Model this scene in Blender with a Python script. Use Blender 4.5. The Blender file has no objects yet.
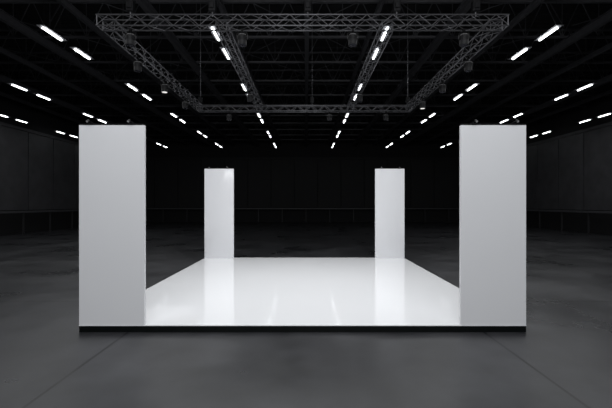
import bpy, bmesh, math, random
from mathutils import Vector, Matrix
random.seed(4)
C = bpy.context.scene.collection
FPX = 362.7
CAMZ = 1.91
try:
    bpy.context.scene.view_settings.view_transform = 'Standard'
except Exception: pass

# ---------------- materials
def mat(name, col, rough=0.5, metal=0.0, noise=0.0, nscale=8.0, emis=None, estr=0.0, bump=0.0, spec=0.5, coat=0.0):
    m = bpy.data.materials.new(name); m.use_nodes = True
    nt = m.node_tree; b = nt.nodes["Principled BSDF"]
    b.inputs["Base Color"].default_value = (*col, 1)
    b.inputs["Roughness"].default_value = rough
    b.inputs["Metallic"].default_value = metal
    b.inputs["Specular IOR Level"].default_value = spec
    b.inputs["Coat Weight"].default_value = coat
    if emis:
        b.inputs["Emission Color"].default_value = (*emis, 1)
        b.inputs["Emission Strength"].default_value = estr
    if noise > 0:
        tc = nt.nodes.new("ShaderNodeTexCoord"); n = nt.nodes.new("ShaderNodeTexNoise")
        n.inputs["Scale"].default_value = nscale; n.inputs["Detail"].default_value = 6
        nt.links.new(tc.outputs["Object"], n.inputs["Vector"])
        r = nt.nodes.new("ShaderNodeValToRGB")
        r.color_ramp.elements[0].position = .3; r.color_ramp.elements[1].position = .7
        r.color_ramp.elements[0].color = (*[c*(1-noise) for c in col], 1)
        r.color_ramp.elements[1].color = (*[min(1, c*(1+noise)) for c in col], 1)
        nt.links.new(n.outputs["Fac"], r.inputs["Fac"]); nt.links.new(r.outputs["Color"], b.inputs["Base Color"])
    return m

M_panel = mat("matte_white_laminate", (.78,.787,.81), .40, noise=.008, nscale=1.5)
M_deck  = mat("gloss_white_deck", (.81,.817,.835), .09, noise=.006, nscale=1, spec=.30)
M_skirt = mat("black_skirting", (.003,.004,.004), .4, noise=.2, nscale=10, spec=.2)
M_alu   = mat("dull_aluminium", (.15,.15,.16), .38, .6, noise=.12, nscale=20)
M_black = mat("black_powder_coat", (.004,.004,.005), .5, noise=.2, nscale=30, spec=.2)
M_halo  = mat("lamp_halo_grey", (.3,.3,.32), .5, noise=.05, nscale=30)  # for the added plates that imitate a soft halo around the ceiling lamps
M_roofst= mat("dark_roof_steel", (.040,.040,.045), .55, noise=.2, nscale=6)
M_roof  = mat("black_roof_deck", (.004,.004,.005), .9, noise=.3, nscale=2)
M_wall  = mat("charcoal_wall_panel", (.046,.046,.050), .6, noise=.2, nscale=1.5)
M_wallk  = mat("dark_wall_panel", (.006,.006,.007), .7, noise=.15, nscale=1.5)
M_wallb = mat("black_wall_backing", (.003,.003,.004), .8, noise=.2, nscale=2)
M_rail  = mat("dark_rail_steel", (.05,.05,.055), .5, noise=.15, nscale=8)
M_post  = mat("black_post_steel", (.022,.022,.024), .6, noise=.15, nscale=8)
M_lamp  = mat("glowing_diffuser", (.9,.9,.9), .4, noise=.01, emis=(.95,.98,1.0), estr=6.5)
M_lens  = mat("glass_lens", (.05,.05,.06), .1, noise=.05)
M_lit   = mat("lit_lens", (.5,.5,.5), .2, noise=.05, emis=(1,.98,.95), estr=.8)
M_ledon = mat("small_lens", (.3,.3,.3), .2, noise=.01)

# floor
M_floor = bpy.data.materials.new("polished_dark_concrete"); M_floor.use_nodes = True
nt = M_floor.node_tree; L = nt.links.new; b = nt.nodes["Principled BSDF"]
tc = nt.nodes.new("ShaderNodeTexCoord")
mp = nt.nodes.new("ShaderNodeMapping"); mp.inputs["Location"].default_value = (2.65, 3.5, 0)
L(tc.outputs["Object"], mp.inputs["Vector"])
br = nt.nodes.new("ShaderNodeTexBrick"); br.offset = 0; br.squash = 1
br.inputs["Scale"].default_value = 1; br.inputs["Brick Width"].default_value = 5.3; br.inputs["Row Height"].default_value = 5.3
br.inputs["Mortar Size"].default_value = .018; br.inputs["Mortar Smooth"].default_value = .1
L(mp.outputs["Vector"], br.inputs["Vector"])
def noise(sc,det,rough=.6,dist=0):
    n=nt.nodes.new("ShaderNodeTexNoise"); n.inputs["Scale"].default_value=sc; n.inputs["Detail"].default_value=det
    n.inputs["Roughness"].default_value=rough; n.inputs["Distortion"].default_value=dist; L(tc.outputs["Object"],n.inputs["Vector"]); return n
n1=noise(.55,4,.5); n3=noise(2.0,5,.55)
r1 = nt.nodes.new("ShaderNodeValToRGB")
r1.color_ramp.elements[0].position=.3; r1.color_ramp.elements[1].position=.7
r1.color_ramp.elements[0].color=(.021,.022,.025,1); r1.color_ramp.elements[1].color=(.054,.055,.060,1)
L(n1.outputs["Fac"], r1.inputs["Fac"])
r3 = nt.nodes.new("ShaderNodeValToRGB")
r3.color_ramp.elements[0].position=.28; r3.color_ramp.elements[1].position=.72
r3.color_ramp.elements[0].color=(.5,.5,.5,1); r3.color_ramp.elements[1].color=(1,1,1,1)
L(n3.outputs["Fac"], r3.inputs["Fac"])
ma = nt.nodes.new("ShaderNodeMixRGB"); ma.blend_type='MULTIPLY'; ma.inputs[0].default_value=1
L(r1.outputs["Color"], ma.inputs[1]); L(r3.outputs["Color"], ma.inputs[2])
mj = nt.nodes.new("ShaderNodeMixRGB"); mj.inputs[2].default_value=(.002,.002,.003,1)
L(br.outputs["Fac"], mj.inputs[0]); L(ma.outputs[0], mj.inputs[1]); L(mj.outputs[0], b.inputs["Base Color"])
rr = nt.nodes.new("ShaderNodeMapRange"); rr.inputs["From Min"].default_value=.25; rr.inputs["From Max"].default_value=.75
rr.inputs["To Min"].default_value=.24; rr.inputs["To Max"].default_value=.38
L(n1.outputs["Fac"], rr.inputs["Value"]); L(rr.outputs["Result"], b.inputs["Roughness"])

# ---------------- mesh helpers
def bx(bm, x0,x1,y0,y1,z0,z1, mi=0):
    r = bmesh.ops.create_cube(bm, size=1)
    bmesh.ops.scale(bm, vec=(x1-x0,y1-y0,z1-z0), verts=r['verts'])
    bmesh.ops.translate(bm, vec=((x0+x1)/2,(y0+y1)/2,(z0+z1)/2), verts=r['verts'])
    for f in {f for v in r['verts'] for f in v.link_faces}: f.material_index = mi
def tube(bm, p, q, r, seg=8, r2=None):
    p=Vector(p); q=Vector(q); d=q-p
    M = Matrix.Translation((p+q)/2) @ d.to_track_quat('Z','Y').to_matrix().to_4x4()
    bmesh.ops.create_cone(bm, cap_ends=True, segments=seg, radius1=r, radius2=r if r2 is None else r2, depth=d.length, matrix=M)
def obj(name, bm, mats, parent=None, loc=(0,0,0), bevel=0, smooth=False):
    me = bpy.data.meshes.new(name); bm.normal_update()
    if smooth:
        for f in bm.faces: f.smooth = len(f.verts)==4
    bm.to_mesh(me); bm.free()
    for m in (mats if isinstance(mats,(list,tuple)) else [mats]): me.materials.append(m)
    o = bpy.data.objects.new(name, me); C.objects.link(o); o.location = loc
    if parent: o.parent = parent
    if bevel:
        md = o.modifiers.new("bevel",'BEVEL'); md.width=bevel; md.segments=2; md.limit_method='ANGLE'
    return o
def root(name, label, cat, loc, group=None, rot=None):
    e = bpy.data.objects.new(name, None); C.objects.link(e); e.location = loc; e.empty_display_size=.2
    e["label"]=label; e["category"]=cat
    if group: e["group"]=group
    if rot: e.rotation_euler = rot
    return e
def dup(e, loc, rot=None, **kw):
    n = e.copy(); C.objects.link(n); n.location = loc
    if rot is not None: n.rotation_euler = rot
    for k,v in kw.items(): n[k]=v
    for c in list(e.children):
        d = c.copy(); C.objects.link(d); d.parent = n
        d.matrix_parent_inverse = c.matrix_parent_inverse.copy()
    return n

# ---------------- room shell
WX, WY0, WY1, RZ = 18.5, -12.0, 38.5, 9.9
bm = bmesh.new(); bx(bm,-WX-.3,WX+.3,WY0-.3,WY1+.3,-.2,0)
o = obj("floor",bm,M_floor); o["kind"]="structure"; o["label"]="dark polished concrete floor with expansion joints"
bm = bmesh.new(); bx(bm,-WX-.3,WX+.3,WY0-.3,WY1+.3,RZ,RZ+.2)
y=WY0
while y<WY1-.3:
    bx(bm,-WX,WX,y,y+.35,RZ-.06,RZ); y+=.8
o = obj("ceiling",bm,M_roof); o["kind"]="structure"; o["label"]="black ribbed roof deck"
PT = 6.65
def wall(name, axis, pos, a0, a1, sgn, pm):
    bm = bmesh.new()
    def w(u0,u1,d0,d1,z0,z1,mi):
        lo,hi = sorted((pos+sgn*d0,pos+sgn*d1))
        if axis=='x': bx(bm,lo,hi,u0,u1,z0,z1,mi)
        else: bx(bm,u0,u1,lo,hi,z0,z1,mi)
    w(a0,a1,-.25,0,0,RZ,1)
    n = round((a1-a0)/2.4); s=(a1-a0)/n
    for i in range(n):
        w(a0+i*s+.04,a0+(i+1)*s-.04,0,.07,1.52,PT,0)
    w(a0,a1,0,.12,PT+.03,PT+.22,0)
    w(a0,a1,0,.04,0,1.46,1)
    o = obj(name,bm,[pm,M_wallb]); o["kind"]="structure"; o["label"]="charcoal panelled hall wall with dark recessed base"
wall("wall_left",'x',-WX,WY0,WY1,1,M_wall)
wall("wall_right",'x',WX,WY0,WY1,-1,M_wall)
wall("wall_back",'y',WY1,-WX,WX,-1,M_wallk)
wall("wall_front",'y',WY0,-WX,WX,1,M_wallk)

# guard rails along the walls
def rail(length, loc, rotz):
    e = root("guard_rail","long dark steel ledge rail on posts running along the hall wall","rail",loc,"guard rails along the walls",(0,0,rotz))
    bm=bmesh.new(); bx(bm,0,length,-.16,.16,1.36,1.48); obj("top_rail",bm,M_rail,e,bevel=.01)
    n=int(length/2.4); pm=None
    for i in range(n+1):
        x=.1+i*(length-.2)/n
        if pm is None:
            bm=bmesh.new(); bx(bm,-.04,.04,-.04,.04,0,1.36); bx(bm,-.1,.1,-.1,.1,0,.015)
            pm=obj("post",bm,M_post,e,(x,0,0))
        else:
            p=pm.copy(); C.objects.link(p); p.parent=e; p.location=(x,0,0)
rail(36.0,(-WX+.75,1.2,0),math.pi/2)
rail(36.0,(WX-.75,1.2,0),math.pi/2)
rail(35.0,(-17.5,WY1-.6,0),0)

# ---------------- platform
PX0,PX1,PY0,PY1 = -3.385,3.283,5.40,12.22
e = root("exhibition_platform","square low stage platform with glossy white deck and black base","platform",((PX0+PX1)/2,(PY0+PY1)/2,0))
hx=(PX1-PX0)/2; hy=(PY1-PY0)/2
bm=bmesh.new(); bx(bm,-hx+.004,hx-.004,-hy+.004,hy-.004,0,.092); obj("skirting",bm,M_skirt,e)
bm=bmesh.new(); bx(bm,-hx,hx,-hy,hy,.092,.105); obj("deck",bm,M_deck,e,bevel=.003)

# ---------------- white panel columns
PW,PD,PH = .975,.05,3.0
def panel(cx,cy,label):
    e=root("display_panel",label,"display panel",(cx,cy,.105),"white upright panels on the platform corners")
    bm=bmesh.new(); bx(bm,-PW/2,PW/2,-PD/2,PD/2,0,PH-.02); obj("panel_body",bm,M_panel,e,bevel=.003)
    bm=bmesh.new(); bx(bm,-PW/2+.002,PW/2-.002,-PD/2+.002,PD/2-.002,PH-.02,PH); obj("top_cap",bm,M_black,e)
fy=PY0+PD/2+.004; by=12.08+PD/2
cols=[(PX0+PW/2+.002,fy),(PX1-PW/2-.002,fy),(PX0+PW/2+.002,by),(PX1-PW/2-.002,by)]
labs=["tall white panel at the front corner of the platform"]*2+["tall white panel at the rear corner of the platform"]*2
for (x,yy),l in zip(cols,labs): panel(x,yy,l)
def armlight():
    e=root("clip_spotlight","small black arm spotlight clipped on a white panel top","spotlight",(0,0,0),"clip spotlights on the panels")
    bm=bmesh.new(); bx(bm,-.03,.03,-.025,.025,0,.014); obj("clamp",bm,M_black,e)
    bm=bmesh.new(); tube(bm,(0,0,.01),(0,0,.025),.005); tube(bm,(0,0,.022),(0,-.12,.03),.005); obj("arm",bm,M_black,e)
    bm=bmesh.new(); tube(bm,(0,-.10,.034),(0,-.135,.01),.014,16,.02); obj("lamp_head",bm,M_black,e,smooth=True)
    bm=bmesh.new(); tube(bm,(0,-.135,.01),(0,-.137,.0086),.016,16); obj("lens",bm,M_ledon,e)
    return e
a0=None
for (x,yy) in cols:
    for dx in (-.3,.3):
        if a0 is None: a0=armlight(); a0.location=(x+dx,yy,.105+PH)
        else: dup(a0,(x+dx,yy,.105+PH))

# ---------------- stage lighting trusses
S=.205
def truss(length, loc, rotz, label, step=.22, k=1.0):
    e=root("lighting_truss",label,"truss",loc,"lighting trusses over the platform",(0,0,rotz))
    R=.0105*k; r=.0055*k
    h=S/2-R
    for (a,c) in ((-h,-h),(h,-h),(-h,h),(h,h)):
        bm=bmesh.new(); tube(bm,(0,a,c),(length,a,c),R,10); obj("chord",bm,M_alu,e,smooth=True)
    n=max(2,round(length/step)); s=length/n
    for (f,sg) in (('y',-h),('y',h),('z',-h),('z',h)):
        bm=bmesh.new()
        for i in range(n):
            u0,u1=i*s,(i+1)*s; a,c=(-h,h) if i%2==0 else (h,-h)
            if f=='y': tube(bm,(u0,sg,a),(u1,sg,c),r,6)
            else: tube(bm,(u0,a,sg),(u1,c,sg),r,6)
        for u in (.02,length-.02):
            if f=='y': tube(bm,(u,sg,-h),(u,sg,h),.008,6)
            else: tube(bm,(u,-h,sg),(u,h,sg),.008,6)
        obj("bracing",bm,M_alu,e)
    return e
TZ=CAMZ+3.10; TY0,TY1=6.2,11.8; TX0,TX1=-3.43,3.31
truss(TX1-TX0+S+.02,(TX0-S/2-.01,TY0,TZ),0,"grey aluminium box truss spanning the front of the rig")
truss(TX1-TX0+S+.02,(TX0-S/2-.01,TY1,TZ),0,"grey aluminium box truss spanning the rear of the rig",k=1.3)
for x in (TX0,-1.48,1.42,TX1):
    truss(TY1-TY0-S-.004,(x,TY0+S/2+.002,TZ),math.pi/2,
      "grey aluminium box truss along the side of the rig" if abs(x)>3 else "grey aluminium box truss running through the middle of the rig")

# chain hoists
def hoist():
    e=root("chain_hoist","black electric chain hoist hung above the truss","hoist",(0,0,0),"chain hoists of the rig")
    bm=bmesh.new(); bx(bm,-.06,.06,-.05,.05,.08,.27); bx(bm,-.04,.04,-.075,.075,.12,.23); obj("motor",bm,M_black,e,bevel=.012)
    bm=bmesh.new(); tube(bm,(0,0,0),(0,0,.08),.012); obj("hook",bm,M_alu,e)
    bm=bmesh.new(); tube(bm,(0,0,.27),(0,0,RZ-.05-TZ-S/2),.008,6); obj("chain",bm,M_alu,e)
    return e
h0=None
for (x,yy) in ((-3.0,TY0),(-1.6,TY0),(0.03,TY0),(1.55,TY0),(2.9,TY0),(TX0,TY1),(TX1,TY1),(0.2,TY1)):
    if h0 is None: h0=hoist(); h0.location=(x,yy,TZ+S/2)
    else: dup(h0,(x,yy,TZ+S/2))

# spot cans
def can():
    e=root("stage_spotlight","black cylindrical stage spotlight hung under the truss","spotlight",(0,0,0),"stage spotlights on the rig")
    k_=.92
    def B(bm,*a): bx(bm,*[v*k_ for v in a])
    def T(bm,p,q,r,s=8,r2=None): tube(bm,[v*k_ for v in p],[v*k_ for v in q],r*k_,s,None if r2 is None else r2*k_)
    bm=bmesh.new(); B(bm,-.02,.02,-.03,.03,-.05,0); T(bm,(0,0,-.08),(0,0,-.05),.01); obj("clamp",bm,M_black,e)
    bm=bmesh.new(); B(bm,-.1,.1,-.015,.015,-.088,-.08); B(bm,-.1,-.094,-.015,.015,-.2,-.08); B(bm,.094,.1,-.015,.015,-.2,-.08); obj("yoke",bm,M_black,e)
    bm=bmesh.new(); T(bm,(0,0,-.31),(0,0,-.13),.080,24); T(bm,(0,0,-.13),(0,0,-.1),.080,24,.05)
    for k in range(4): T(bm,(0,0,-.15-.02*k),(0,0,-.156-.02*k),.086,24)
    T(bm,(-.098,0,-.19),(.098,0,-.19),.012,10)
    obj("body",bm,M_black,e,smooth=False)
    bm=bmesh.new(); T(bm,(0,0,-.314),(0,0,-.31),.068,24); obj("lens",bm,M_lens,e)
    return e
c0=None
zt=TZ-S/2
spots=[(-3.0,TY0,0),(-1.09,TY0,0),(.80,TY0,0),(2.70,TY0,0),(TX0,7.4,0),(TX0,8.8,1),(TX0,10.3,0),(TX1,7.4,0),(TX1,8.8,0),(TX1,10.3,1),
 (-1.48,9.6,0),(1.42,9.6,0),(-2.5,TY1,0),(.76,TY1,0),(2.6,TY1,0)]
litmesh=None
for (x,yy,lit) in spots:
    if c0 is None: c0=can(); c0.location=(x,yy,zt); n=c0
    else: n=dup(c0,(x,yy,zt))
    if lit:
        for ch in n.children:
            if ch.name.startswith("lens"):
                if litmesh is None:
                    litmesh=ch.data.copy(); litmesh.materials.clear(); litmesh.materials.append(M_lit)
                ch.data=litmesh
        n["label"]="black cylindrical stage spotlight with lit lens under the truss"

# ---------------- ceiling luminaires
LZ=CAMZ+5.0; BZ=CAMZ+6.15
def lum():
    e=root("linear_luminaire","glowing white linear lamp hanging from the dark roof","ceiling light",(0,0,0),"rows of linear ceiling lamps")
    bm=bmesh.new(); bx(bm,-.04,.04,-.42,.42,.055,.09); bx(bm,-.03,.03,-.2,.2,.09,.12); obj("housing",bm,M_black,e,bevel=.006)
    bm=bmesh.new(); bx(bm,-.11,.11,-.50,.50,.046,.055); obj("halo_plate",bm,M_halo,e)  # added plate, catches the diffuser's light to imitate a lamp halo
    bm=bmesh.new(); bx(bm,-.032,.032,-.40,.40,0,.040); obj("diffuser",bm,M_lamp,e,bevel=.013)
    for yy in (-.35,.35):
        bm=bmesh.new(); tube(bm,(0,yy,.06),(0,yy,BZ-LZ+.01),.004,5); obj("suspension_cable",bm,M_black,e)
    return e
l0=None
HX=-.17
rows=[HX+s*v for v in (2.50,7.33,12.2,17.1) for s in (-1,1)]
for k in range(5):
    for yb in (10.73,12.17):
        for x in rows:
            p=(x,yb+4.93*k,LZ)
            if l0 is None: l0=lum(); l0.location=p
            else: dup(l0,p)

# ---------------- roof structure
def purlin(x,w,h,z):
    e=root("roof_beam","long dark steel roof beam","beam",(x,0,z),"roof beams along the hall")
    bm=bmesh.new(); bx(bm,-w/2,w/2,-2,WY1-.1,0,.02); bx(bm,-.012,.012,-2,WY1-.1,.02,h-.02); bx(bm,-w/2,w/2,-2,WY1-.1,h-.02,h)
    obj("i_beam",bm,M_roofst,e)
for x in rows: purlin(x,.12,.2,BZ)
for x in (0.03,-5,5,-10,10,-15,15): purlin(x,.16,.3,BZ-.1)
def rooftruss(yy):
    e=root("roof_truss","dark steel lattice roof truss spanning the hall","truss",(0,yy,BZ+.22),"roof trusses of the hall")
    H=1.5
    for z,w in ((.04,.10),(H,.10)):
        bm=bmesh.new(); bx(bm,-WX+.08,WX-.08,-w/2,w/2,z-.04,z+.04); obj("chord",bm,M_roofst,e)
    bm=bmesh.new(); n=26; s=2*(WX-.2)/n
    for i in range(n):
        u=-WX+.2+i*s
        tube(bm,(u,0,.04),(u+s/2,0,H),.02,6); tube(bm,(u+s/2,0,H),(u+s,0,.04),.02,6)
        tube(bm,(u,0,.04),(u,0,H),.015,6)
    obj("lattice",bm,M_roofst,e)
for k in range(-2,10): rooftruss(14.05-.1+4.93/2*k)
for k in range(-1,4):
    for x in (-15,-10,-5,0,5,10):
        e=root("wind_brace","crossed thin steel tie rods under the roof","brace",(x,13.95+4.93*k,BZ+.6),"wind braces under the roof")
        bm=bmesh.new(); tube(bm,(.15,.1,0),(4.85,4.83,.0),.018,6); tube(bm,(4.85,.1,.06),(.15,4.83,.06),.018,6); obj("tie_rod",bm,M_roofst,e)

# ---------------- lights
def area(name, loc, tgt, sx, sy, power, col=(1,1,1), spread=180):
    l=bpy.data.lights.new(name,'AREA'); l.shape='RECTANGLE'; l.size=sx; l.size_y=sy; l.energy=power; l.color=col
    l.spread=math.radians(spread)
    o=bpy.data.objects.new(name,l); C.objects.link(o); o.location=loc
    o.rotation_euler=(Vector(tgt)-Vector(loc)).to_track_quat('-Z','Y').to_euler(); return o
area("added_front_fill",(0,-3.2,6.3),(0,6.5,.6),10,2.0,700,(.965,.98,1))  # unseen fill added behind the camera to brighten the panel fronts
area("added_deck_fill",(0,8.5,4.8),(0,8.5,0),8.4,8.0,295,(.98,.99,1),140)  # unseen fill added under the trusses to whiten the deck evenly
for sx in (-1,1):
    area("added_side_fill",(sx*11,13.5,6.8),(sx*11,13.501,0),11,22,420,(.97,.985,1))  # unseen overhead fill added to lift the floor and walls at the sides
def spot(loc,tgt,power,ang,blend=.6,rad=.07):
    l=bpy.data.lights.new("rig_and_added_spot",'SPOT'); l.energy=power; l.spot_size=math.radians(ang); l.spot_blend=blend; l.shadow_soft_size=rad
    o=bpy.data.objects.new("rig_and_added_spot",l); C.objects.link(o); o.location=loc
    o.rotation_euler=(Vector(tgt)-Vector(loc)).to_track_quat('-Z','Y').to_euler()
for i,(x,tx) in enumerate(((-3.0,-2.7),(2.7,2.6))):
    spot((x,TY0,zt-.32),(tx,12,2.4),80,30,.9)
spot((TX0+.1,7.4,zt-.32),(-2.3,6.0,.1),110,15,1.0)  # beam added to imitate a bright reflection on the deck's front left
spot((cols[2][0]+.3,by-.20,3.16),(cols[2][0]+.34,by-.02,2.75),2.6,75,1.0,.015)
w=bpy.data.worlds.new("world"); bpy.context.scene.world=w; w.use_nodes=True
w.node_tree.nodes["Background"].inputs[0].default_value=(.6,.65,.75,1); w.node_tree.nodes["Background"].inputs[1].default_value=.02

cam=bpy.data.cameras.new("camera"); co=bpy.data.objects.new("camera",cam); C.objects.link(co)
cam.sensor_width=36; cam.lens=36*FPX/612; cam.clip_end=200
co.location=(0,0,CAMZ); co.rotation_euler=(math.pi/2,0,0)
bpy.context.scene.camera=co
